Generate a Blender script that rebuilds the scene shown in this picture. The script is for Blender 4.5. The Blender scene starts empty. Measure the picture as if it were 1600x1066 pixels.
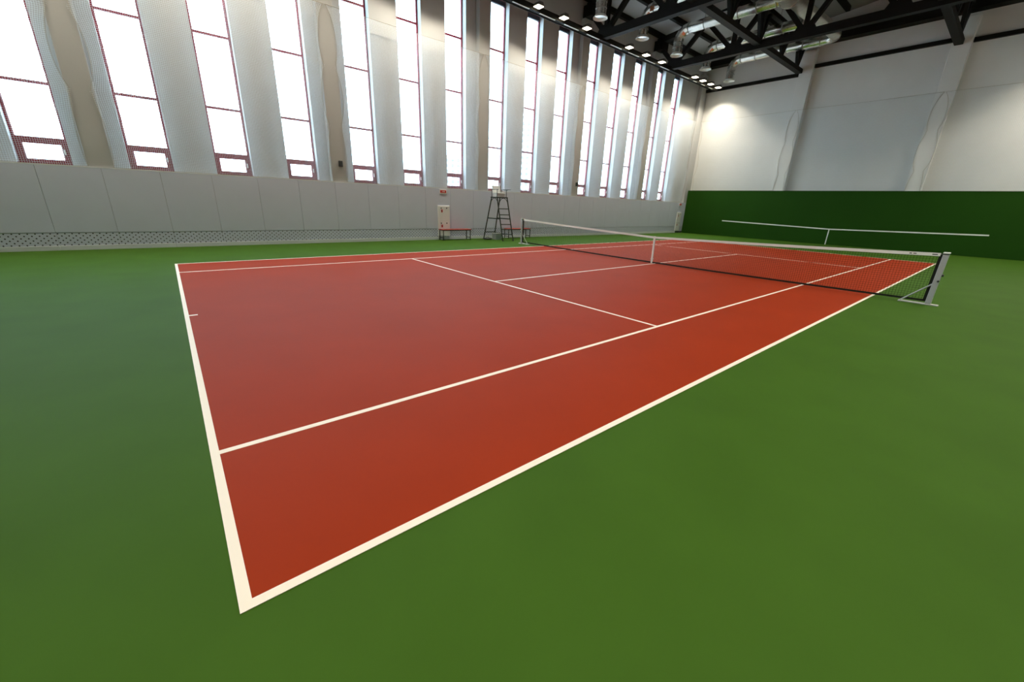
import bpy, math, random
import numpy as np
from mathutils import Vector, Matrix

random.seed(7)
S = bpy.context.scene
COL = S.collection

# ------------------------------------------------------------------ camera
CAM = (0.0645, -1.6293, 1.6828)
YAW, PITCH, ROLL, FPX = 0.8697, -0.3321, 0.039, 624.48
cy, sy = math.cos(YAW), math.sin(YAW)
fw = Vector((cy*math.cos(PITCH), sy*math.cos(PITCH), math.sin(PITCH)))
rt = Vector((sy, -cy, 0.0))
up = rt.cross(fw)
rt2 = rt*math.cos(ROLL) + up*math.sin(ROLL)
up2 = -rt*math.sin(ROLL) + up*math.cos(ROLL)
cam_d = bpy.data.cameras.new('camera')
cam_d.sensor_width = 36.0
cam_d.lens = FPX*36.0/1600.0
cam_d.clip_end = 1000
cam = bpy.data.objects.new('camera', cam_d)
COL.objects.link(cam)
cam.matrix_world = Matrix(((rt2.x, up2.x, -fw.x, CAM[0]), (rt2.y, up2.y, -fw.y, CAM[1]),
                           (rt2.z, up2.z, -fw.z, CAM[2]), (0, 0, 0, 1)))
S.camera = cam

# ------------------------------------------------------------------ world, exposure
SKY = 10.0          # bright overcast sky
LAMP = 400.0       # watts of every floodlight
S.view_settings.view_transform = 'Standard'
S.view_settings.look = 'None'
S.view_settings.gamma = 1.0
S.view_settings.use_curve_mapping = False
S.view_settings.exposure = 0.45
w = bpy.data.worlds.new('overcast_sky')
S.world = w
w.use_nodes = True
wn = w.node_tree
wn.nodes['Background'].inputs[0].default_value = (0.62, 0.83, 1.0, 1)
wn.nodes['Background'].inputs[1].default_value = SKY

# ------------------------------------------------------------------ materials
MATS = {}


def material(name, col, rough=0.6, metal=0.0, spec=0.5, noise=0.0, nscale=3.0, bump=0.0, bscale=40.0, col2=None):
    m = bpy.data.materials.new(name)
    m.use_nodes = True
    nt = m.node_tree
    b = nt.nodes['Principled BSDF']
    b.inputs['Roughness'].default_value = rough
    b.inputs['Metallic'].default_value = metal
    b.inputs['Specular IOR Level'].default_value = spec
    b.inputs['Base Color'].default_value = (*col, 1)
    if noise or bump:
        tc = nt.nodes.new('ShaderNodeNewGeometry')
    if noise:
        n = nt.nodes.new('ShaderNodeTexNoise')
        n.inputs['Scale'].default_value = nscale
        n.inputs['Detail'].default_value = 5
        nt.links.new(tc.outputs['Position'], n.inputs['Vector'])
        r = nt.nodes.new('ShaderNodeMapRange')
        r.inputs[1].default_value = 0.3
        r.inputs[2].default_value = 0.7
        nt.links.new(n.outputs[0], r.inputs[0])
        mx = nt.nodes.new('ShaderNodeMix')
        mx.data_type = 'RGBA'
        c2 = col2 or tuple(c*(1+noise) for c in col)
        c1 = col if col2 else tuple(c*(1-noise) for c in col)
        mx.inputs[6].default_value = (*c1, 1)
        mx.inputs[7].default_value = (*c2, 1)
        nt.links.new(r.outputs[0], mx.inputs[0])
        nt.links.new(mx.outputs[2], b.inputs['Base Color'])
    if bump:
        n2 = nt.nodes.new('ShaderNodeTexNoise')
        n2.inputs['Scale'].default_value = bscale
        n2.inputs['Detail'].default_value = 3
        nt.links.new(tc.outputs['Position'], n2.inputs['Vector'])
        bp = nt.nodes.new('ShaderNodeBump')
        bp.inputs['Strength'].default_value = bump
        bp.inputs['Distance'].default_value = 0.01
        nt.links.new(n2.outputs[0], bp.inputs['Height'])
        nt.links.new(bp.outputs[0], b.inputs['Normal'])
    MATS[name] = m
    return m


material('floor_green', (0.047, 0.109, 0.0125), 0.6, spec=0.03, noise=0.06, nscale=1.3, bump=0.05, bscale=300)
material('court_red', (0.30, 0.031, 0.0062), 0.6, spec=0.045, noise=0.05, nscale=1.0, bump=0.05, bscale=300)
material('line_white', (0.90, 0.81, 0.69), 0.55, spec=0.3)
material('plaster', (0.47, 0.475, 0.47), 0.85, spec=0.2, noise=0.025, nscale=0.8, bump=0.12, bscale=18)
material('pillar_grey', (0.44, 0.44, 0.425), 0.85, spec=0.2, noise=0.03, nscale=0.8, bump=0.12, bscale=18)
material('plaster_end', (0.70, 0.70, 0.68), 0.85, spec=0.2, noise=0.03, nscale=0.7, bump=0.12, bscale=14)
material('panel_grey', (0.57, 0.605, 0.72), 0.6, spec=0.3, noise=0.015, nscale=2)
material('baseboard_grey', (0.64, 0.67, 0.69), 0.5, spec=0.3)
material('gap_dark', (0.16, 0.16, 0.16), 0.9)
material('frame_red', (0.22, 0.012, 0.028), 0.4, spec=0.4)
material('cassette', (0.03, 0.032, 0.045), 0.5)
material('backdrop_green', (0.0155, 0.062, 0.0045), 0.7, spec=0.08, noise=0.04, nscale=0.6)
material('wall_line', (0.78, 0.80, 0.74), 0.6)
material('black_steel', (0.007, 0.007, 0.006), 0.6, spec=0.15)
material('deck_grey', (0.34, 0.34, 0.33), 0.55, metal=0.2)
material('galvanised', (0.86, 0.85, 0.80), 0.27, metal=1.0, noise=0.08, nscale=5, bump=0.25, bscale=5)
material('seam_grey', (0.30, 0.30, 0.28), 0.4, metal=0.8)
material('patch_orange', (0.40, 0.17, 0.07), 0.6)
material('foil', (0.72, 0.70, 0.62), 0.35, metal=0.8, noise=0.1, nscale=6, bump=0.6, bscale=9)
material('lamp_body', (0.10, 0.10, 0.10), 0.5)
material('tray_steel', (0.50, 0.50, 0.47), 0.4, metal=0.3)
material('post_grey', (0.42, 0.43, 0.44), 0.4, metal=0.15)
material('post_base', (0.50, 0.51, 0.48), 0.45, metal=0.1)
material('cap_white', (0.72, 0.74, 0.70), 0.4)
material('net_black', (0.012, 0.014, 0.010), 0.7, spec=0.2)
material('tape_white', (0.78, 0.78, 0.74), 0.7)
material('chair_green', (0.012, 0.022, 0.016), 0.45)
material('seat_white', (0.72, 0.74, 0.72), 0.4)
material('bench_red', (0.42, 0.05, 0.035), 0.5)
material('dark_metal', (0.022, 0.024, 0.022), 0.45)
material('cabinet_white', (0.74, 0.74, 0.74), 0.35)
material('sign_red', (0.55, 0.016, 0.016), 0.45)
material('sign_white', (0.85, 0.84, 0.82), 0.5)
material('ink', (0.02, 0.02, 0.02), 0.5)
material('box_black', (0.03, 0.032, 0.034), 0.45)
material('bin_grey', (0.30, 0.33, 0.33), 0.4)
material('thread', (0.80, 0.87, 0.93), 0.8, spec=0.1)
material('rope', (0.42, 0.39, 0.32), 0.8, spec=0.1)
material('outside_ground', (0.42, 0.42, 0.42), 0.9)
material('tower_wall', (0.62, 0.64, 0.66), 0.9)
material('tower_glass', (0.155, 0.165, 0.17), 0.6)


def perforated():
    m = material('perforated', (0.57, 0.605, 0.72), 0.6, spec=0.3)
    nt = m.node_tree
    b = nt.nodes['Principled BSDF']
    g = nt.nodes.new('ShaderNodeNewGeometry')
    sep = nt.nodes.new('ShaderNodeSeparateXYZ')
    nt.links.new(g.outputs['Position'], sep.inputs[0])

    def mth(op, a, c):
        n = nt.nodes.new('ShaderNodeMath')
        n.operation = op
        for i, v in enumerate((a, c)):
            if v is None:
                continue
            if isinstance(v, (int, float)):
                n.inputs[i].default_value = v
            else:
                nt.links.new(v, n.inputs[i])
        return n.outputs[0]
    px, pz = 0.136, 0.118

    def lattice(ox, oz):
        u = mth('SUBTRACT', mth('FLOORED_MODULO', mth('ADD', sep.outputs[0], ox), px), px/2)
        v = mth('SUBTRACT', mth('FLOORED_MODULO', mth('ADD', sep.outputs[2], oz), pz), pz/2)
        return mth('SQRT', mth('ADD', mth('MULTIPLY', u, u), mth('MULTIPLY', v, v)), None)
    d = mth('MINIMUM', lattice(0, 0.03), lattice(px/2, 0.03+pz/2))
    mask = mth('LESS_THAN', d, 0.0165)
    mx = nt.nodes.new('ShaderNodeMix')
    mx.data_type = 'RGBA'
    mx.inputs[6].default_value = (0.57, 0.605, 0.72, 1)
    mx.inputs[7].default_value = (0.035, 0.035, 0.035, 1)
    nt.links.new(mask, mx.inputs[0])
    nt.links.new(mx.outputs[2], b.inputs['Base Color'])


perforated()


def glass():
    m = bpy.data.materials.new('window_glass')
    m.use_nodes = True
    nt = m.node_tree
    nt.nodes.clear()
    o = nt.nodes.new('ShaderNodeOutputMaterial')
    t = nt.nodes.new('ShaderNodeBsdfTransparent')
    t.inputs[0].default_value = (0.95, 0.97, 0.97, 1)
    g = nt.nodes.new('ShaderNodeBsdfGlossy')
    g.inputs['Roughness'].default_value = 0.02
    mx = nt.nodes.new('ShaderNodeMixShader')
    mx.inputs[0].default_value = 0.05
    nt.links.new(t.outputs[0], mx.inputs[1])
    nt.links.new(g.outputs[0], mx.inputs[2])
    nt.links.new(mx.outputs[0], o.inputs[0])
    MATS['glass'] = m


glass()


def lamp_lens():
    m = bpy.data.materials.new('lamp_lens')
    m.use_nodes = True
    nt = m.node_tree
    nt.nodes.clear()
    o = nt.nodes.new('ShaderNodeOutputMaterial')
    e = nt.nodes.new('ShaderNodeEmission')
    e.inputs[0].default_value = (1.0, 0.88, 0.62, 1)
    e.inputs[1].default_value = 9.0
    nt.links.new(e.outputs[0], o.inputs[0])
    MATS['lamp_lens'] = m


lamp_lens()


# ------------------------------------------------------------------ mesh building
class MB:
    def __init__(self):
        self.v, self.f = [], []

    def add(self, vs, fs):
        o = len(self.v)
        self.v += [tuple(p) for p in vs]
        self.f += [tuple(i+o for i in q) for q in fs]
        return self

    def box(self, x0, x1, y0, y1, z0, z1, c=0.0):
        if c <= 0:
            vs = [(x, y, z) for z in (z0, z1) for y in (y0, y1) for x in (x0, x1)]
            return self.add(vs, [(0, 2, 3, 1), (4, 5, 7, 6), (0, 1, 5, 4), (2, 6, 7, 3), (0, 4, 6, 2), (1, 3, 7, 5)])
        # chamfered box: 24 vertices
        vs, idx = [], {}
        X, Y, Z = (x0, x1), (y0, y1), (z0, z1)
        for i in (0, 1):
            for j in (0, 1):
                for k in (0, 1):
                    sx, sy_, sz = (1, -1)[i], (1, -1)[j], (1, -1)[k]
                    for a in range(3):
                        p = [X[i]+sx*c, Y[j]+sy_*c, Z[k]+sz*c]
                        p[a] = (X[i], Y[j], Z[k])[a]
                        idx[(i, j, k, a)] = len(vs)
                        vs.append(p)
        fs = []
        for a in range(3):
            o = [b for b in range(3) if b != a]
            for s in (0, 1):
                q = []
                for (m, n) in ((0, 0), (1, 0), (1, 1), (0, 1)):
                    key = [0, 0, 0]
                    key[a] = s
                    key[o[0]] = m
                    key[o[1]] = n
                    q.append(idx[(*key, a)])
                fs.append(q)
        for a in range(3):       # edges along axis a
            o = [b for b in range(3) if b != a]
            for m in (0, 1):
                for n in (0, 1):
                    k0, k1 = [0, 0, 0], [0, 0, 0]
                    k1[a] = 1
                    for k in (k0, k1):
                        k[o[0]] = m
                        k[o[1]] = n
                    fs.append([idx[(*k0, o[0])], idx[(*k1, o[0])], idx[(*k1, o[1])], idx[(*k0, o[1])]])
        for i in (0, 1):
            for j in (0, 1):
                for k in (0, 1):
                    fs.append([idx[(i, j, k, 0)], idx[(i, j, k, 1)], idx[(i, j, k, 2)]])
        return self.add(vs, fs)

    def beam(self, p, q, w, h=None, side=None):
        """rectangular bar from p to q; w across `side`, h along the other"""
        h = w if h is None else h
        p, q = Vector(p), Vector(q)
        d = (q-p).normalized()
        s = Vector(side) if side is not None else (Vector((0, 0, 1)).cross(d) if abs(d.z) < 0.95 else Vector((1, 0, 0)))
        s = (s - d*s.dot(d)).normalized()
        t = d.cross(s)
        vs = []
        for e in (p, q):
            for a, b in ((-1, -1), (1, -1), (1, 1), (-1, 1)):
                vs.append(e + s*(a*w/2) + t*(b*h/2))
        return self.add(vs, [(0, 1, 2, 3), (7, 6, 5, 4), (0, 4, 5, 1), (1, 5, 6, 2), (2, 6, 7, 3), (3, 7, 4, 0)])

    def tube(self, pts, r, n=8, caps=True):
        pts = [Vector(p) for p in pts]
        rs = r if isinstance(r, (list, tuple)) else [r]*len(pts)
        ref = None
        rings = []
        for i, p in enumerate(pts):
            d = (pts[min(i+1, len(pts)-1)] - pts[max(i-1, 0)]).normalized()
            if ref is None:
                ref = Vector((0, 0, 1)) if abs(d.z) < 0.9 else Vector((1, 0, 0))
            s = (ref - d*ref.dot(d)).normalized()
            ref = s
            t = d.cross(s)
            rings.append([p + (s*math.cos(2*math.pi*k/n) + t*math.sin(2*math.pi*k/n))*rs[i] for k in range(n)])
        vs = [v for g in rings for v in g]
        fs = []
        for i in range(len(pts)-1):
            for k in range(n):
                k2 = (k+1) % n
                fs.append((i*n+k, i*n+k2, (i+1)*n+k2, (i+1)*n+k))
        if caps:
            fs.append(tuple(range(n-1, -1, -1)))
            fs.append(tuple(range((len(pts)-1)*n, len(pts)*n)))
        return self.add(vs, fs)

    def prism(self, poly, axis, a0, a1):
        """extrude a 2-D polygon along axis ('x': poly is y,z; 'y': poly is x,z; 'z': poly is x,y)"""
        n = len(poly)

        def P(u, v, a):
            return {'x': (a, u, v), 'y': (u, a, v), 'z': (u, v, a)}[axis]
        vs = [P(u, v, a0) for u, v in poly] + [P(u, v, a1) for u, v in poly]
        fs = [tuple(range(n)), tuple(range(2*n-1, n-1, -1))] + [(i, i+n, (i+1) % n+n, (i+1) % n) for i in range(n)]
        return self.add(vs, fs)

    def mesh(self, name, mat, smooth=False):
        me = bpy.data.meshes.new(name)
        me.from_pydata([tuple(v) for v in self.v], [], self.f)
        me.materials.append(MATS[mat])
        import bmesh
        bm = bmesh.new()
        bm.from_mesh(me)
        bmesh.ops.recalc_face_normals(bm, faces=bm.faces)
        bm.to_mesh(me)
        bm.free()
        if smooth:
            me.polygons.foreach_set('use_smooth', [True]*len(me.polygons))
            try:
                me.set_sharp_from_angle(angle=math.radians(40))
            except Exception:
                pass
        return me

    def build(self, name, mat, parent=None, smooth=False):
        return link(name, self.mesh(name, mat, smooth), parent)


def link(name, me, parent=None, loc=None):
    o = bpy.data.objects.new(name, me)
    COL.objects.link(o)
    if parent is not None:
        o.parent = parent
    if loc is not None:
        o.location = loc
    return o


def structure(o):
    o['kind'] = 'structure'
    return o


def tag(o, label, cat, group=None):
    o['label'] = label
    o['category'] = cat
    if group:
        o['group'] = group
    return o


def thing(name, label, cat, loc=(0, 0, 0), group=None, rz=0.0):
    o = bpy.data.objects.new(name, None)
    o.empty_display_size = 0.2
    COL.objects.link(o)
    o.location = loc
    o.rotation_euler = (0, 0, rz)
    return tag(o, label, cat, group)


def copy_tree(o, parent=None):
    c = o.copy()
    COL.objects.link(c)
    c.parent = parent
    for ch in list(o.children):
        copy_tree(ch, c)
    return c


# ------------------------------------------------------------------ main dimensions (metres)
X0, X1 = -7.2, 31.1          # end walls
Y0, Y1 = -4.15, 15.1         # side walls (inner faces)
YP = 14.81                   # face of the grey lining
XG = 30.73                   # face of the green backdrop
PILLARS = [-7.0, -1.09, 5.30, 11.80, 18.20, 24.57]
BAY_PILLARS = [-1.09, 5.30, 11.80, 18.20, 24.57]
RIDGE = 5.485
WT = 11.0                    # wall height at the eaves


def roof_z(y):
    return 11.15 + (9.4-abs(y-RIDGE))*0.12


# ------------------------------------------------------------------ floor and court
floor = structure(MB().box(X0, X1, Y0, Y1, -0.2, 0.0).build('floor', 'floor_green'))
MB().box(0, 23.77, 0, 10.97, -0.01, 0.002).build('court_surface', 'court_red', floor)
LW = 0.05


def line(name, x0, x1, y0, y1):
    MB().box(x0, x1, y0, y1, 0.0, 0.004).build(name, 'line_white', floor)


line('baseline', 0, LW, 0, 10.97)
line('baseline', 23.77-LW, 23.77, 0, 10.97)
line('sideline', LW, 23.77-LW, 0, LW)
line('sideline', LW, 23.77-LW, 10.97-LW, 10.97)
line('singles_line', LW, 23.77-LW, 1.372, 1.372+LW)
line('singles_line', LW, 23.77-LW, 9.598-LW, 9.598)
line('service_line', 5.46, 5.46+LW, 1.372+LW, 9.598-LW)
line('service_line', 18.31-LW, 18.31, 1.372+LW, 9.598-LW)
line('center_line', 5.46+LW, 18.31-LW, 5.46, 5.46+LW)
line('center_mark', LW, 0.15, 5.46, 5.46+LW)
line('center_mark', 23.62, 23.72, 5.46, 5.46+LW)

# ------------------------------------------------------------------ window wall
RIGHTS = [-5.78, -3.72, -1.65]
for k in range(5):
    b = 0.50+6.4*k
    RIGHTS += [b, b+2.065, b+4.13]
RIGHTS = [r for r in RIGHTS if r < 29]
WW = 1.0
SILL, HEAD = 2.20, 10.05
YO = 15.56                    # outer face
mb = MB()
edges = [X0-0.4] + [e for r in RIGHTS for e in (r-WW, r)] + [X1+0.4]
mb.box(X0-0.4, X1+0.4, Y1, YO, -0.2, SILL)
mb.box(X0-0.4, X1+0.4, Y1, YO, HEAD, 11.6)
for i in range(0, len(edges), 2):
    mb.box(edges[i], edges[i+1], Y1, YO, SILL, HEAD)
wall_left = structure(mb.build('wall_left', 'plaster'))
for c in PILLARS:
    MB().box(c-0.275, c+0.275, 14.85, Y1, 0.0, 10.55, 0.012).build('pillar', 'pillar_grey', wall_left)
MB().box(30.35, X1, 14.84, Y1, 0.0, 10.55, 0.012).build('pillar', 'plaster', wall_left)

# grey lining: every panel by itself, perforated strip under it, baseboard
J = [0.13+1.235*n for n in range(-6, 25)]
J = [X0] + [j for j in J if X0+0.1 < j < XG-0.2] + [XG]
MB().box(X0, XG, YP+0.03, YP+0.035, 0.0, 2.15).build('lining_backing', 'gap_dark', wall_left)
for a, b in zip(J[:-1], J[1:]):
    MB().box(a+0.003, b-0.003, YP, YP+0.03, 0.475, 2.17, 0.003).build('wall_panel', 'panel_grey', wall_left)
    MB().box(a+0.003, b-0.003, YP+0.004, YP+0.03, 0.13, 0.468).build('perforated_strip', 'perforated', wall_left)
MB().box(X0, XG, YP, Y1, 2.17, 2.195).build('ledge', 'baseboard_grey', wall_left)
bb = MB()
for a, b in zip(J[:-1:2], J[2::2]):
    bb.box(a+0.002, b-0.002, YP-0.012, YP+0.03, 0.0, 0.125, 0.003)
structure(bb.build('baseboard_left', 'baseboard_grey'))

# windows ------------------------------------------------------------
YG = 15.37
FD = 0.07                     # frame depth
TR = [2.84, 4.17, 6.15, 8.15]
HT = 9.84                     # underside of the cassette
fm = MB()
fm.box(-WW, -WW+0.06, YG, YG+FD, SILL, HEAD)
fm.box(-0.06, 0, YG, YG+FD, SILL, HEAD)
fm.box(-WW+0.05, -0.05, YG, YG+FD, SILL, SILL+0.05)
fm.box(-WW+0.05, -0.05, YG, YG+FD, HEAD-0.05, HEAD)
ME_FRAME = fm.mesh('window_frame', 'frame_red')
ME_TR = [MB().box(-WW+0.05, -0.05, YG+0.004, YG+FD-0.004, z-0.032, z+0.032).mesh('transom', 'frame_red') for z in TR]
zs = [SILL] + TR + [HT]
ME_PANE = []
for i in range(1, 5):
    ME_PANE.append(MB().box(-WW+0.05, -0.05, YG+0.03, YG+0.036, zs[i]+0.027, zs[i+1]-(0.027 if i < 4 else 0)).mesh('pane', 'glass'))
sm = MB()
z0, z1, x0, x1, t = SILL+0.05, TR[0]-0.027, -WW+0.05, -0.05, 0.105
sm.box(x0, x0+t, YG-0.02, YG+0.06, z0, z1)
sm.box(x1-t, x1, YG-0.02, YG+0.06, z0, z1)
sm.box(x0+t, x1-t, YG-0.02, YG+0.06, z0, z0+t*0.8)
sm.box(x0+t, x1-t, YG-0.02, YG+0.06, z1-t, z1)
ME_SASH = sm.mesh('opening_sash', 'frame_red')
ME_SPANE = MB().box(x0+t, x1-t, YG+0.02, YG+0.026, z0+t*0.8, z1-t).mesh('pane', 'glass')
ME_HANDLE = MB().box(x1-0.075, x1-0.045, YG-0.06, YG-0.02, 2.47, 2.60, 0.005).mesh('handle', 'sign_white')
ME_CAS = MB().box(-WW+0.05, -0.05, YG-0.05, YG+0.06, HT, HEAD-0.05, 0.01).mesh('blind_cassette', 'cassette')
ME_SILL = MB().box(-WW, 0, Y1+0.02, YG, SILL, SILL+0.025).mesh('window_sill', 'frame_red')
for i, r in enumerate(RIGHTS):
    wo = structure(link('window_%d' % (i+1), ME_FRAME, None, (r, 0, 0)))
    for me in ME_TR:
        link('transom', me, wo)
    for me in ME_PANE:
        link('pane', me, wo)
    s_ = link('opening_sash', ME_SASH, wo)
    link('pane', ME_SPANE, s_)
    link('handle', ME_HANDLE, s_)
    link('blind_cassette', ME_CAS, wo)
    link('window_sill', ME_SILL, wo)
    # portal that guides sky sampling through the opening (gives off no light itself)
    pl = bpy.data.lights.new('sky_portal', 'AREA')
    pl.shape = 'RECTANGLE'
    pl.size, pl.size_y = WW, HEAD-SILL
    pl.cycles.is_portal = True
    po = bpy.data.objects.new('sky_portal', pl)
    COL.objects.link(po)
    po.location = (r-WW/2, YO+0.02, (SILL+HEAD)/2)
    po.rotation_euler = (-math.pi/2, 0, 0)

# ------------------------------------------------------------------ end wall with the green backdrop
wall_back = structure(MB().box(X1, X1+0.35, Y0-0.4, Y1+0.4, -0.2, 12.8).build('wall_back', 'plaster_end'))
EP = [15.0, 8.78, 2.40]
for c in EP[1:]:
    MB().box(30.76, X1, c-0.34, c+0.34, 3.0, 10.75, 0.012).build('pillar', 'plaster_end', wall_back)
GH = 3.045
MB().box(XG, X1-0.01, Y0, 14.80, 0.0, GH).build('green_backdrop', 'backdrop_green', wall_back)
MB().box(XG-0.012, X1, Y0, 14.80, GH, GH+0.02).build('backdrop_cap', 'backdrop_green', wall_back)
# practice line painted in the outline of a net
xa, xb = XG-0.004, XG+0.002
for (ya, za, yb, zb) in ((-0.914, 1.05, 5.485, 0.90), (5.485, 0.90, 11.884, 1.05)):
    MB().prism([(ya, za-0.032), (yb, zb-0.032), (yb, zb+0.032), (ya, za+0.032)], 'x', xa, xb).build('practice_line', 'wall_line', wall_back)
MB().box(xa, xb, 5.46, 5.51, 0.0, 0.868).build('practice_line', 'wall_line', wall_back)
# black channels fixed to the end wall
for (ya, yb, z) in ((9.15, 14.85, 9.62), (2.75, 9.0, 9.93), (Y0, 2.05, 9.78)):
    MB().box(X1-0.16, X1, ya, yb, z-0.09, z+0.09).build('wall_channel', 'black_steel', wall_back)
    MB().box(X1-0.10, X1, ya, yb, z+0.09, z+0.13).build('wall_ledge', 'plaster_end', wall_back)
MB().box(30.55, X1, Y0, Y1, 10.95, 11.75).build('edge_beam', 'black_steel', wall_back)

wall_right = structure(MB().box(X0-0.4, X1+0.4, Y0-0.35, Y0, -0.2, 11.6).build('wall_right', 'plaster'))
wall_front = structure(MB().box(X0-0.35, X0, Y0-0.4, Y1+0.4, -0.2, 12.8).build('wall_front', 'plaster'))
MB().box(X0, X0+0.3, Y0, YP, 0.0, GH).build('green_backdrop', 'backdrop_green', wall_front)

# ------------------------------------------------------------------ ceiling
dk = MB()
for s in (-1, 1):
    ya, yb = RIDGE, RIDGE+s*10.3
    za, zb = roof_z(ya)+0.32, roof_z(yb)+0.32
    pts = [(ya, za), (yb, zb), (yb, zb+0.25), (ya, za+0.25)]
    dk.prism(pts, 'x', X0-0.4, X1+0.4)
ceiling = structure(dk.build('ceiling', 'deck_grey'))
for s in (-1, 1):
    for k in range(7):
        y = RIDGE + s*(0.35+1.5*k)
        z = roof_z(y)+0.32-0.11
        MB().box(X0, 30.5, y-0.09, y+0.09, z-0.12, z+0.11).build('purlin', 'black_steel', ceiling)

# main trusses across the hall ---------------------------------------
BN = [13.65-3.266*i for i in range(6)]
TN = [12.02, 8.75, 5.485, 2.22, -1.05]


def truss(x, label):
    t = thing('roof_truss', label, 'truss', (x, RIDGE, 9.4), 'black steel roof trusses')
    q = lambda y, z: (0, y-RIDGE, z-9.4)
    side = (1, 0, 0)
    MB().beam(q(BN[0]+0.15, 9.62), q(BN[-1]-0.15, 9.62), 0.30, 0.34, side).build('bottom_chord', 'black_steel', t)
    for s in (-1, 1):
        MB().beam(q(RIDGE, roof_z(RIDGE)-0.10), q(RIDGE+s*9.42, roof_z(RIDGE+9.42)-0.10), 0.30, 0.28, side).build('top_chord', 'black_steel', t)
        e = 14.70 if s > 0 else 2*RIDGE-14.70
        b = BN[0] if s > 0 else BN[-1]
        MB().beam(q(e, 10.75), q(b, 9.65), 0.20, 0.20, side).build('end_diagonal', 'black_steel', t)
        MB().box(-0.3, 0.3, e-RIDGE-0.28, e-RIDGE+0.28, 10.55-9.4, 11.05-9.4).build('bearing', 'black_steel', t)
    for y in BN:
        MB().beam(q(y, 9.7), q(y, roof_z(y)-0.15), 0.18, 0.18, side).build('web_post', 'black_steel', t)
        MB().prism([(y-RIDGE-0.62, 0.10), (y-RIDGE+0.62, 0.10), (y-RIDGE+0.30, 0.62), (y-RIDGE-0.30, 0.62)], 'x', -0.11, 0.11).build('gusset', 'black_steel', t)
    for y in TN:
        for d in (-1, 1):
            yb = y+d*1.633
            MB().beam(q(yb, 9.7), q(y, roof_z(y)-0.15), 0.20, 0.20, side).build('web_diagonal', 'black_steel', t)
    return t


truss(18.20, 'black steel roof truss nearer the camera, crossing in front of the second duct outlet')
truss(24.57, 'black steel roof truss nearer the green wall, crossing in front of the fourth duct outlet')


def long_truss(y, label):
    t = thing('bracing_truss', label, 'truss', (21.0, y, 9.6), 'lengthwise bracing trusses')
    q = lambda x, z: (x-21.0, 0, z-9.6)
    side = (0, 1, 0)
    MB().beam(q(11.9, 9.72), q(30.74, 9.72), 0.30, 0.22, side).build('bottom_chord', 'black_steel', t)
    MB().beam(q(11.9, 11.20), q(30.5, 11.20), 0.22, 0.20, side).build('top_chord', 'black_steel', t)
    for x in (30.1, 27.6, 24.57, 21.2, 18.2, 15.0):
        MB().beam(q(x, 9.8), q(x, 11.15), 0.17, 0.17, side).build('web_post', 'black_steel', t)
        for d in (-0.7, 0.7):
            if x+d < 30.5:
                MB().beam(q(x, 9.8), q(x+d, 11.15), 0.14, 0.14, side).build('web_diagonal', 'black_steel', t)
    MB().beam(q(30.1, 9.8), q(30.6, 10.9), 0.14, 0.14, side).build('end_diagonal', 'black_steel', t)
    return t


long_truss(9.1, 'lengthwise black bracing truss ending at the end wall pillar below the silver ducts')
long_truss(2.5, 'lengthwise black bracing truss ending at the rightmost end wall pillar')

# ------------------------------------------------------------------ floodlights on their rails
LX = [13.58, 15.10, 16.64, 19.95, 21.48, 23.03, 26.80, 27.82, 28.86, 29.92]
LX = [-5.6, -4.0, -2.5, 0.8, 2.3, 3.85, 7.2, 8.7, 10.2] + LX


def rail(y, label, s):
    t = thing('lighting_rail', label, 'rail', (X0, y, 9.42), 'floodlight rails')
    ln = XG-X0-0.40
    ys_ = sorted((0.0, 0.18*s))
    MB().box(0.2, ln, ys_[0], ys_[1], -0.05, 0.16).build('channel', 'black_steel', t)
    y2 = sorted((0.18*s, 0.22*s))
    MB().box(0.2, ln, y2[0], y2[1], -0.08, 0.0).build('lip', 'black_steel', t)
    xs = sorted(LX)
    y3 = sorted((0.0, 0.06*s))
    for a, b in zip(xs[:-1], xs[1:]):
        for (c, d) in (((a+0.30, b-0.30),) if b-a < 2.5 else ((a+0.30, a+1.2), (b-1.2, b-0.30))):
            MB().box(c-X0, d-X0, y3[0], y3[1], -0.065, -0.05).build('cover_strip', 'cap_white', t)


rail(13.72, 'black lighting rail running along the tops of the tall windows', 1)
rail(-2.75, 'black lighting rail on the side away from the windows', -1)
ld = bpy.data.lights.new('flood', 'SPOT')
ld.energy = LAMP
ld.color = (1.0, 0.90, 0.73)
ld.spot_size = math.radians(128)
ld.spot_blend = 0.35
ld.shadow_soft_size = 0.10
ld.use_nodes = True          # luminaire whose intensity falls off away from straight down
lnt = ld.node_tree
lem = lnt.nodes['Emission']
ltc = lnt.nodes.new('ShaderNodeTexCoord')
lsp = lnt.nodes.new('ShaderNodeSeparateXYZ')
lab_ = lnt.nodes.new('ShaderNodeMath')
lab_.operation = 'ABSOLUTE'
lpw = lnt.nodes.new('ShaderNodeMath')
lpw.operation = 'POWER'
lpw.inputs[1].default_value = 0.8
lnt.links.new(ltc.outputs['Normal'], lsp.inputs[0])
lnt.links.new(lsp.outputs[2], lab_.inputs[0])
lnt.links.new(lab_.outputs[0], lpw.inputs[0])
lnt.links.new(lpw.outputs[0], lem.inputs['Strength'])
ME_HOUS = MB().prism([(-0.17, 0.0), (0.17, 0.0), (0.10, 0.13), (-0.10, 0.13)], 'y', -0.16, 0.16).mesh('housing', 'lamp_body')
ME_LENS = MB().box(-0.15, 0.15, -0.14, 0.14, -0.022, 0.0).mesh('lens', 'lamp_lens')
ME_BRK = [MB().box(-0.03, 0.03, *((0.16, 0.2204) if d > 0 else (-0.2204, -0.16)), 0.03, 0.09).mesh('bracket', 'lamp_body') for d in (1, -1)]
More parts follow.
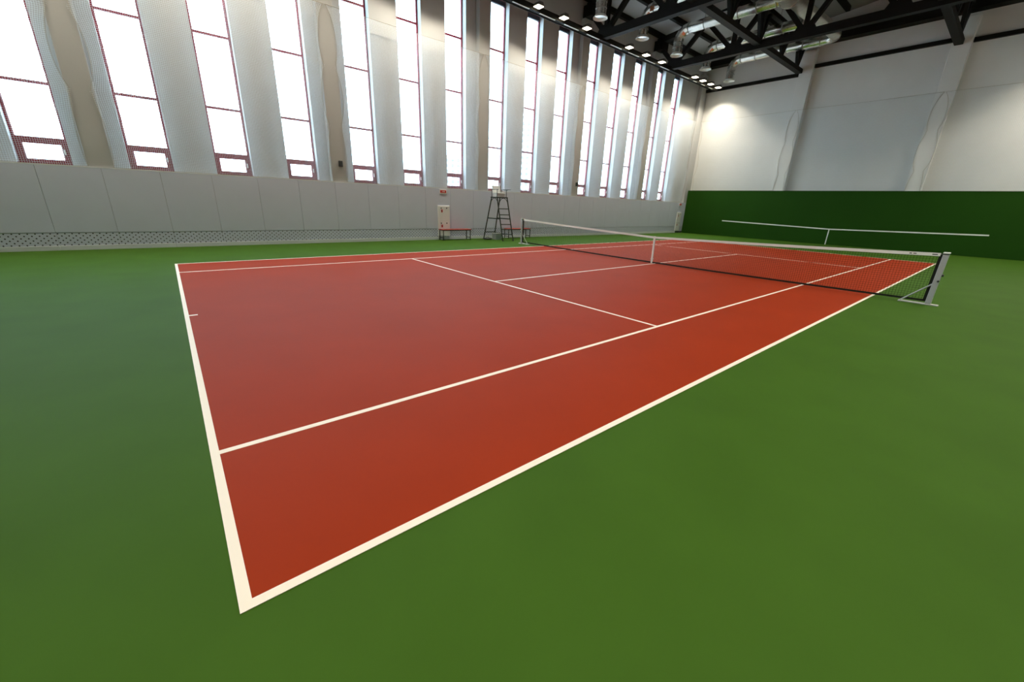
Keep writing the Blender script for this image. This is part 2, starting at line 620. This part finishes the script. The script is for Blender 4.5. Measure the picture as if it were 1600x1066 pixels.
ORD = ['first', 'second', 'third', 'fourth', 'fifth', 'sixth', 'seventh', 'eighth', 'ninth', 'tenth',
       'eleventh', 'twelfth', 'thirteenth', 'fourteenth', 'fifteenth', 'sixteenth', 'seventeenth', 'eighteenth', 'nineteenth']
n_l = len(LX)
for row, (y, gname) in enumerate(((13.50, 'floodlights above the windows'), (-2.53, 'floodlights on the side away from the windows'))):
    for i, x in enumerate(sorted(LX)):
        k = n_l-1-i
        where = 'above the windows' if row == 0 else 'on the rail away from the windows'
        lab = 'square warm-white floodlight %s, %s from the green wall' % (where, ORD[k] if k else 'nearest')
        f = thing('floodlight', lab, 'floodlight', (x, y, 9.46), gname)
        link('housing', ME_HOUS, f)
        link('lens', ME_LENS, f)
        link('bracket', ME_BRK[row], f)
        lo = bpy.data.objects.new('flood_light', ld)
        COL.objects.link(lo)
        lo.parent = f
        lo.location = (0, 0, -0.05)

# ------------------------------------------------------------------ ventilation ducts
duct = thing('ventilation_duct', 'silver ventilation duct with five branches hanging between the black trusses', 'duct', (22.0, 7.3, 9.5))
dq = lambda x, y, z: (x-22.0, y-7.3, z-9.5)
TY, TZ = 7.1, 10.62
TP = [(14.5, 7.62, 10.92, .28), (18.8, 7.62, 10.92, .28), (19.2, 7.62, 10.90, .45), (23.5, 7.62, 10.90, .45), (24.0, 7.62, 10.92, .29),
      (25.1, 7.62, 10.92, .29), (26.6, 7.20, 10.66, .29), (27.4, 7.1, 10.62, .27), (28.7, 7.1, 10.62, .25)]
trunk = MB().tube([dq(*p[:3]) for p in TP], [p[3] for p in TP], 20).build('trunk', 'foil', duct, True)
for x in (19.4, 20.4, 21.4, 22.4, 23.4):
    MB().tube([dq(x-0.03, 7.62, 10.90), dq(x+0.03, 7.62, 10.90)], 0.465, 20).build('joint_ring', 'galvanised', trunk, True)


def arc(c, a, b, r, n=7):
    """quarter bend: centre c, from direction a to direction b"""
    c, a, b = Vector(c), Vector(a), Vector(b)
    return [c + (a*math.cos(t)+b*math.sin(t))*r for t in [math.pi/2*i/(n-1) for i in range(n)]]


BX = [16.35, 19.56, 22.78, 26.02, 29.2]
R = 0.235
for i, x in enumerate(BX):
    last = i == len(BX)-1
    ys = 12.5
    rb = 0.50
    pts = []
    if last:
        pts += arc((28.7, TY+rb, TZ), (0, -1, 0), (1, 0, 0), rb)
    else:
        pts += [Vector((x, 7.75, TZ))]
    pts_run = pts + [Vector((x, ys-rb-0.05, TZ))]
    br = MB().tube([dq(*p) for p in pts_run], R, 18).build('branch', 'galvanised', duct, True)
    el = arc((x, ys-rb, TZ-rb), (0, 0, 1), (0, 1, 0), rb, 5)
    MB().tube([dq(*p) for p in el], R+0.012, 18).build('elbow', 'galvanised', br)
    MB().tube([dq(x, ys, TZ-rb+0.02), dq(x, ys, 9.58)], R, 18).build('drop', 'galvanised', br, True)
    MB().tube([dq(x, ys, 9.62), dq(x, ys, 9.57), dq(x, ys, 9.53), dq(x, ys, 9.50)], [R+.005, R+.04, R+.085, R+.085], 18, False).build('outlet_flange', 'cap_white', br)
    MB().tube([dq(x, ys, 9.66), dq(x, ys, 9.64)], R-.02, 18).build('outlet_grille', 'dark_metal', br)
    y = ys-rb-0.05
    while y > TY+0.7:
        MB().tube([dq(x, y-0.02, TZ), dq(x, y+0.02, TZ)], R+0.014, 18).build('joint_ring', 'seam_grey', br, True)
        y -= 0.82
    for z in (9.86, 10.08):
        MB().tube([dq(x, ys, z-0.015), dq(x, ys, z+0.015)], R+0.012, 18).build('joint_ring', 'seam_grey', br, True)
    if i == 1:
        MB().box(x-22.0-0.245, x-22.0-0.232, ys-7.3-0.62, ys-7.3-0.42, 0.93, 1.13).build('orange_patch', 'patch_orange', br)
    for yy in (11.2, 8.9):
        MB().tube([dq(x, yy, TZ+R), dq(x, yy, roof_z(yy)+0.34)], 0.008, 5).build('hanger_rod', 'dark_metal', br)

# ------------------------------------------------------------------ tennis net
NX = 11.94
YA, YB = -0.90, 12.04
NC = 5.57


def top_z(y):
    e = YB if y > NC else YA
    u = abs(y-NC)/abs(e-NC)
    return 0.845 + (1.055-0.845)*(0.75*u+0.25*u*u)


def bot_z(y):
    return 0.035 + 0.05*(abs(y-NC)/6.4)**2


tn = thing('tennis_net', 'black tennis net with white top band stretched across the red court', 'net', (NX, NC, 0))
TH = 0.0022
YL, YR = YA+0.07, YB-0.07


def threads(lines, r):
    """square-section threads along polylines (numpy)"""
    V, F = [], []
    off = 0
    for P in lines:
        P = np.asarray(P, float)
        n = len(P)
        d = np.gradient(P, axis=0)
        d /= np.linalg.norm(d, axis=1)[:, None]
        ref = np.array([0.577, 0.577, 0.577])
        a = np.cross(d, ref)
        a /= np.linalg.norm(a, axis=1)[:, None]
        b = np.cross(d, a)
        ring = [P+a*r, P-a*r*.5+b*r*.87, P-a*r*.5-b*r*.87]
        V.append(np.stack(ring, 1).reshape(-1, 3))
        i = np.arange(n-1)[:, None]*3
        for k in range(3):
            k2 = (k+1) % 3
            F.append(np.concatenate([i+k, i+k2, i+3+k2, i+3+k], 1)+off)
        off += 3*n
    V = np.concatenate(V)
    F = np.concatenate(F)
    return V, F


def np_mesh(name, V, F, mat):
    me = bpy.data.meshes.new(name)
    me.vertices.add(len(V))
    me.vertices.foreach_set('co', V.astype(np.float32).ravel())
    me.loops.add(F.size)
    me.loops.foreach_set('vertex_index', F.astype(np.int32).ravel())
    me.polygons.add(len(F))
    me.polygons.foreach_set('loop_start', np.arange(0, F.size, 4, dtype=np.int32))
    me.polygons.foreach_set('loop_total', np.full(len(F), 4, dtype=np.int32))
    me.update(calc_edges=True)
    me.materials.append(MATS[mat])
    return me


L = []
for y in np.arange(YL, YR, 0.048):
    L.append([(0, y-NC, bot_z(y)), (0, y-NC, (bot_z(y)+top_z(y))/2), (0, y-NC, top_z(y)-0.03)])
ycol = np.linspace(YL, YR, 25)
for k in range(1, 20):
    u = k/20
    L.append([(0, y-NC, bot_z(y)*(1-u)+(top_z(y)-0.03)*u) for y in ycol])
nm = link('mesh_threads', np_mesh('mesh_threads', *threads(L, TH), 'net_black'), tn)
nm['kind'] = 'stuff'


def ribbon(y0, y1, zlo, zhi, hx, n=24):
    m = MB()
    ys = [y0+(y1-y0)*i/n for i in range(n+1)]
    vs, fs = [], []
    for y in ys:
        for (sx, fn) in ((-hx, zlo), (hx, zlo), (hx, zhi), (-hx, zhi)):
            vs.append((sx, y-NC, fn(y)))
    for i in range(n):
        for k in range(4):
            k2 = (k+1) % 4
            fs.append((4*i+k, 4*i+k2, 4*i+4+k2, 4*i+4+k))
    fs += [(0, 1, 2, 3), (4*n+3, 4*n+2, 4*n+1, 4*n)]
    return m.add(vs, fs)


band = ribbon(YL+0.01, YR-0.01, lambda y: top_z(y)-0.062, top_z, 0.008).build('top_band', 'tape_white', tn)
for a, b in ((-0.40, -0.36), (-0.47, -0.42), (-0.78, -0.70)):
    ribbon(a, b, lambda y: top_z(y)-0.040, lambda y: top_z(y)-0.022, 0.0092, 2).build('print_mark', 'ink', band)
ribbon(YL, YR, lambda y: bot_z(y)-0.02, lambda y: bot_z(y)+0.022, 0.006).build('bottom_tape', 'net_black', tn)
for y in (YL, YR):
    MB().box(-0.006, 0.006, y-NC-0.025, y-NC+0.025, bot_z(y)-0.02, top_z(y)-0.03).build('side_tape', 'net_black', tn)
MB().tube([(0, YA+0.046-NC, 1.03), (0, YL-NC+0.02, 1.04)], 0.006, 6).build('tension_cable', 'dark_metal', tn)
MB().tube([(0, YB-0.046-NC, 1.03), (0, YR-NC-0.02, 1.04)], 0.006, 6).build('tension_cable', 'dark_metal', tn)
st = MB()
for sx in (-1, 1):
    st.add([(sx*0.012, -0.028, 0.01), (sx*0.012, 0.028, 0.01), (sx*0.012, 0.048, 0.85), (sx*0.012, -0.008, 0.85),
            (sx*0.015, -0.028, 0.01), (sx*0.015, 0.028, 0.01), (sx*0.015, 0.048, 0.85), (sx*0.015, -0.008, 0.85)],
           [(0, 1, 2, 3), (4, 5, 6, 7), (0, 1, 5, 4), (2, 3, 7, 6), (1, 2, 6, 5), (0, 3, 7, 4)])
st.box(-0.015, 0.015, -0.008, 0.048, 0.848, 0.853)
strap = st.build('center_strap', 'tape_white', tn)
MB().box(-0.019, 0.019, -0.034, 0.038, 0.13, 0.17, 0.003).build('buckle', 'cap_white', strap)


def net_post(y, s, label):
    """s: +1 when the court lies towards +y"""
    t = thing('net_post', label, 'post', (NX, y, 0), 'net posts')
    MB().box(-0.052, 0.052, -0.045, 0.045, 0.03, 1.03, 0.008).build('upright', 'post_grey', t)
    cp = MB().box(-0.056, 0.056, -0.05, 0.05, 1.045, 1.075, 0.006).build('cap', 'cap_white', t)
    MB().box(-0.05, 0.05, -0.042, 0.042, 1.028, 1.046).build('cap_gasket', 'ink', cp)
    y0_, y1_ = sorted((-0.16*s, 0.46*s))
    MB().box(-0.055, 0.055, y0_, y1_, 0.0, 0.028, 0.006).build('base_plate', 'post_base', t)
    MB().tube([(-0.035, -0.03*s, 0.50), (-0.035, 0.43*s, 0.03)], 0.014, 8).build('brace', 'post_grey', t, True)
    MB().tube([(-0.065, -0.03*s, 0.50), (-0.03, -0.03*s, 0.50)], 0.02, 8).build('bolt', 'dark_metal', t)
    MB().tube([(0, -0.075*s, 0.62), (0, -0.04*s, 0.62)], 0.025, 10).build('winder', 'dark_metal', t)
    return t


net_post(YA, 1, 'grey metal net post with braced foot nearest the camera, on the green floor')
net_post(YB, -1, 'grey metal net post with braced foot beside the umpire chair')

# ------------------------------------------------------------------ umpire chair
ch = thing('umpire_chair', 'tall dark green umpire chair with ladder legs and white seat', 'chair', (12.03, 13.85, 0))
q = lambda x, y, z: (x-12.03, y-13.85, z)
feet = {'rl': (11.68, 14.55), 'rr': (12.28, 14.52), 'fl': (11.80, 13.20), 'fr': (12.35, 13.12)}
tops = {'rl': (11.78, 14.10), 'rr': (12.26, 14.10), 'fl': (11.76, 13.66), 'fr': (12.32, 13.64)}
PZ = 1.90


def leg_at(k, z):
    a, b = feet[k], tops[k]
    u = z/PZ
    return q(a[0]+(b[0]-a[0])*u, a[1]+(b[1]-a[1])*u, z)


for k in feet:
    lg = MB().tube([leg_at(k, 0.0), leg_at(k, PZ)], 0.027, 8).build('leg', 'chair_green', ch, True)
    MB().tube([leg_at(k, 0.0), leg_at(k, 0.05)], 0.032, 8).build('foot', 'ink', lg)
for z in (0.30, 0.52, 0.74, 1.16, 1.42):
    MB().tube([leg_at('fl', z), leg_at('fr', z)], 0.02, 8).build('rung', 'chair_green', ch, True)
MB().tube([leg_at('rl', 0.33), leg_at('rr', 0.33)], 0.02, 8).build('rung', 'chair_green', ch, True)
for (a, b) in (('rl', 'fl'), ('rr', 'fr')):
    MB().beam(leg_at(a, 0.98), leg_at(b, 0.98), 0.03, 0.045).build('side_brace', 'chair_green', ch)
MB().beam(leg_at('rr', 0.30), leg_at('fr', 0.28), 0.02, 0.03).build('side_brace', 'chair_green', ch)
for (a, b) in (('rl', 'fl'), ('rr', 'fr')):
    for (c, d) in ((a, b), (b, a)):
        p0 = Vector(leg_at(c, 1.55))
        p2 = (Vector(leg_at(a, 1.88))+Vector(leg_at(b, 1.88)))/2
        p1 = Vector(leg_at(c, 1.86))
        pp = [p0*(1-t)**2+p1*2*t*(1-t)+p2*t*t for t in [i/6 for i in range(7)]]
        MB().tube(pp, 0.012, 6).build('curved_stay', 'chair_green', ch, True)
MB().box(-0.30, 0.32, -0.24, 0.28, 1.88, 1.93, 0.008).build('platform', 'chair_green', ch)
seat = MB().box(-0.22, 0.22, -0.16, 0.24, 2.06, 2.11, 0.015).build('seat', 'seat_white', ch)
MB().prism([(0.20, 2.11), (0.25, 2.11), (0.30, 2.40), (0.27, 2.42), (0.25, 2.40)], 'x', -0.22, 0.22).build('backrest', 'seat_white', ch)
MB().box(-0.20, 0.20, -0.12, 0.20, 1.93, 2.06).build('seat_base', 'seat_white', ch)
for s in (-1, 1):
    MB().tube([(s*0.27, 0.22, 1.93), (s*0.27, 0.22, 2.24), (s*0.27, -0.26, 2.24)], 0.016, 8).build('armrest', 'chair_green', ch, True)
    MB().tube([(s*0.27, -0.18, 1.93), (s*0.27, -0.18, 2.24)], 0.014, 8).build('arm_post', 'chair_green', ch, True)
MB().box(0.27, 0.45, -0.28, 0.10, 2.245, 2.265, 0.004).build('writing_board', 'chair_green', ch)

bn = thing('storage_bin', 'grey plastic bin standing under the umpire chair', 'bin', (12.13, 14.10, 0))
MB().prism([(-0.15, 0.0), (0.15, 0.0), (0.18, 0.27), (-0.18, 0.27)], 'y', -0.15, 0.15).build('body', 'bin_grey', bn)
MB().box(-0.195, 0.195, -0.165, 0.165, 0.27, 0.295, 0.006).build('lid', 'bin_grey', bn)
bg = thing('black_bag', 'small flat black bag on the floor behind the umpire chair legs', 'bag', (11.66, 14.20, 0))
MB().box(-0.17, 0.17, -0.13, 0.13, 0.0, 0.085, 0.03).build('body', 'box_black', bg)
MB().tube([(-0.08, 0, 0.08), (-0.06, 0, 0.115), (0.06, 0, 0.115), (0.08, 0, 0.08)], 0.01, 6).build('handle', 'ink', bg)


# ------------------------------------------------------------------ benches
def bench(x, y, label):
    t = thing('bench', label, 'bench', (x, y, 0), 'red benches by the grey wall')
    Lh, D, H = 0.76, 0.19, 0.445
    for k in range(3):
        yy = -D+0.012+k*(2*D/3)
        MB().box(-Lh, Lh, yy, yy+2*D/3-0.018, H, H+0.03, 0.004).build('seat_slat', 'bench_red', t)
    for s in (-1, 1):
        for d in (-1, 1):
            MB().beam((s*(Lh-0.05), d*(D-0.03), 0), (s*(Lh-0.05), d*(D-0.03), H), 0.03).build('leg', 'dark_metal', t)
        MB().beam((s*(Lh-0.05), -D+0.03, 0.11), (s*(Lh-0.05), D-0.03, 0.11), 0.025).build('stretcher', 'dark_metal', t)
        MB().beam((s*(Lh-0.05), -D+0.01, H-0.016), (s*(Lh-0.05), D-0.01, H-0.016), 0.03).build('cross_rail', 'dark_metal', t)
    for d in (-1, 1):
        MB().beam((-Lh+0.03, d*(D-0.03), H-0.016), (Lh-0.03, d*(D-0.03), H-0.016), 0.03).build('seat_rail', 'dark_metal', t)


bench(10.07, 14.52, 'red slatted bench on dark legs in front of the white fire cabinet')
bench(13.78, 14.52, 'red slatted bench on dark legs behind the umpire chair and net post')


# ------------------------------------------------------------------ fire cabinets, signs, wall boxes
def cabinet(x, label):
    t = thing('fire_cabinet', label, 'cabinet', (x, YP, 0.15), 'white fire hose cabinets')
    MB().box(-0.30, 0.30, -0.035, 0.0, 0.0, 1.32, 0.004).build('body', 'cabinet_white', t)
    for (z0_, z1_) in ((0.02, 0.655), (0.665, 1.30)):
        d = MB().box(-0.285, 0.285, -0.055, -0.035, z0_, z1_, 0.004).build('door', 'cabinet_white', t)
        for xx in (-0.15, 0.13):
            MB().tube([(xx, -0.068, z1_-0.09), (xx, -0.055, z1_-0.09)], 0.028, 10).build('lock', 'dark_metal', d)
        MB().box(-0.15, -0.07, -0.058, -0.055, z1_-0.27, z1_-0.15).build('red_sticker', 'sign_red', d)
        MB().box(-0.125, -0.095, -0.0595, -0.058, z1_-0.245, z1_-0.175).build('sticker_symbol', 'ink', d)


cabinet(9.64, 'white fire cabinet on the grey wall left of the umpire chair')
cabinet(29.93, 'white fire cabinet at the far end of the grey wall beside the green wall')


def sign(x, label):
    t = thing('wall_sign', label, 'sign', (x, YP-0.002, 2.05), 'small red wall signs')
    MB().box(-0.17, 0.17, -0.02, 0.0, -0.09, 0.09, 0.003).build('plate', 'sign_white', t)
    MB().box(-0.15, 0.15, -0.023, -0.02, -0.055, 0.055).build('red_field', 'sign_red', t)
    m = MB()
    m.box(-0.055, 0.045, -0.026, -0.023, -0.008, 0.008)
    m.add([(0.04, -0.026, 0.03), (0.04, -0.026, -0.03), (0.085, -0.026, 0.0), (0.04, -0.023, 0.03), (0.04, -0.023, -0.03), (0.085, -0.023, 0.0)],
          [(0, 1, 2), (3, 5, 4), (0, 3, 4, 1), (1, 4, 5, 2), (2, 5, 3, 0)])
    m.build('symbol', 'sign_white', t)


sign(9.63, 'small red and white sign on the grey wall above the nearer fire cabinet')
sign(29.93, 'small red and white sign on the grey wall near the green corner')


def wall_box(x, label):
    t = thing('wall_box', label, 'box', (x, 14.85, 2.82), 'small dark boxes on the pillars')
    MB().box(-0.065, 0.065, -0.09, 0.0, -0.10, 0.10, 0.01).build('case', 'box_black', t)
    MB().box(-0.05, 0.05, -0.095, -0.088, -0.08, 0.06).build('grille', 'dark_metal', t)


wall_box(5.35, 'small dark box low on the pillar left of the umpire chair')
wall_box(18.28, 'small dark box low on the pillar right of the umpire chair')

# ------------------------------------------------------------------ safety nets in front of the windows
PINS = [2.2, 4.05, 5.88, 7.65]


def edge_off(z):
    """distance of the net's edge from the pillar's middle at height z"""
    pin = {2.2: 0.25, 4.05: 0.17, 5.88: 0.15, 7.65: 0.03}
    for a, b in zip(PINS[:-1], PINS[1:]):
        if a <= z <= b:
            u = (z-a)/(b-a)
            base = pin[a]*(1-u)+pin[b]*u
            bow = 0.19 if a > 3 else 0.08
            return base + bow*(4*u*(1-u))**0.75
    return 0.03


def safety_net(axis, a, b, w0, label, group, cell=0.044, zlo=2.2, zhi=7.65, r=0.0027, nz=24):
    """axis 'x': hangs along x at y = w0; axis 'y': hangs along y at x = w0"""
    def P(u, z):
        return (u, 0.0, z) if axis == 'x' else (0.0, u, z)
    mid = (a+b)/2
    zz = np.linspace(zlo, zhi, nz)
    lo = np.array([a+edge_off(z) for z in zz])-mid
    hi = np.array([b-edge_off(z) for z in zz])-mid
    n = int((b-a-0.4)/cell)
    rows = []
    for i in range(n+1):
        u = i/n
        # vertical threads: straight in the middle, following the bowed edges at the sides
        k = np.clip((0.5-abs(u-0.5))*6, 0, 1)
        straight = (a+0.2-mid)*(1-u)+(b-0.2-mid)*u
        follow = lo*(1-u)+hi*u
        rows.append([P(x, z-zlo) for x, z in zip(straight*k+follow*(1-k), zz)])
    for z in np.arange(zlo+cell, zhi, cell):
        rows.append([P(a+edge_off(z)-mid, z-zlo), P(0, z-zlo), P(b-edge_off(z)-mid, z-zlo)])
    loc = (mid, w0, zlo) if axis == 'x' else (w0, mid, zlo)
    o = thing('safety_net', label, 'net', loc, group)
    t = link('mesh_threads', np_mesh('safety_net', *threads(rows, r), 'thread'), o)
    t['kind'] = 'stuff'
    for arr in (lo, hi):
        zf = np.linspace(zlo, zhi, 50)
        xf = np.interp(zf, zz, arr)
        link('edge_rope', np_mesh('edge_rope', *threads([[P(x, z-zlo) for x, z in zip(xf, zf)]], 0.007), 'rope'), o)
    link('top_rope', np_mesh('top_rope', *threads([[P(lo[-1], zhi-zlo), P(0, zhi-zlo-0.02), P(hi[-1], zhi-zlo)]], 0.009), 'rope'), o)
    link('bottom_rope', np_mesh('bottom_rope', *threads([[P(lo[0], 0.004), P(0, 0.004), P(hi[0], 0.004)]], 0.006), 'rope'), o)


BAYS = [-6.95] + BAY_PILLARS + [30.34]
WHERE = ['over the leftmost window, before the first pillar', 'over the windows between the first and second pillars',
         'over the three windows left of the umpire chair', 'over the three windows right of the umpire chair',
         'over the windows between the last two pillars', 'over the two windows beside the green wall']
for i, (a, b) in enumerate(zip(BAYS[:-1], BAYS[1:])):
    safety_net('x', a, b, 14.825, 'pale mesh safety net hung '+WHERE[i], 'safety nets before the windows')
EB = [14.78, 8.78, 2.40, -3.95]
WH2 = ['left, beside the window wall', 'in the middle, between its two pillars', 'right, under the yellow light']
for i, (b, a) in enumerate(zip(EB[:-1], EB[1:])):
    safety_net('y', a, b, 30.745, 'pale mesh safety net on the end wall, '+WH2[i], 'safety nets on the end wall', cell=0.055, zlo=3.075, r=0.0022, nz=20)

# ------------------------------------------------------------------ outside the windows
structure(MB().box(-300, 600, 16.5, 700, -1.2, -1.0).build('outside_ground', 'outside_ground'))


def tower(x, y, w_, d_, h, rz, cols, label):
    t = thing('tower_block', label, 'building', (x, y, -1.0), 'pale tower blocks outside', rz)
    wl = MB().box(-w_/2, w_/2, 0, d_, 0, h).build('wall', 'tower_wall', t)
    MB().box(-w_/2-0.3, w_/2+0.3, -0.3, d_+0.3, h, h+0.8).build('roof', 'tower_wall', t)
    n = int(h/3.1)
    me = MB().box(-0.9, 0.9, -0.25, 0.3, 0, 1.7).mesh('window', 'tower_glass')
    for k in range(max(0, n-13), n):
        for c in range(cols):
            link('window', me, wl, ((c-(cols-1)/2)*w_/cols, 0, 0.8+k*3.1))


tower(178.5, 202.0, 15.0, 14, 51.5, math.radians(-42), 5, 'pale tower block seen through the window right of the umpire chair')
tower(144.8, 231.0, 14.0, 14, 28.5, math.radians(-34), 4, 'low pale block of flats seen through the window above the red bench')
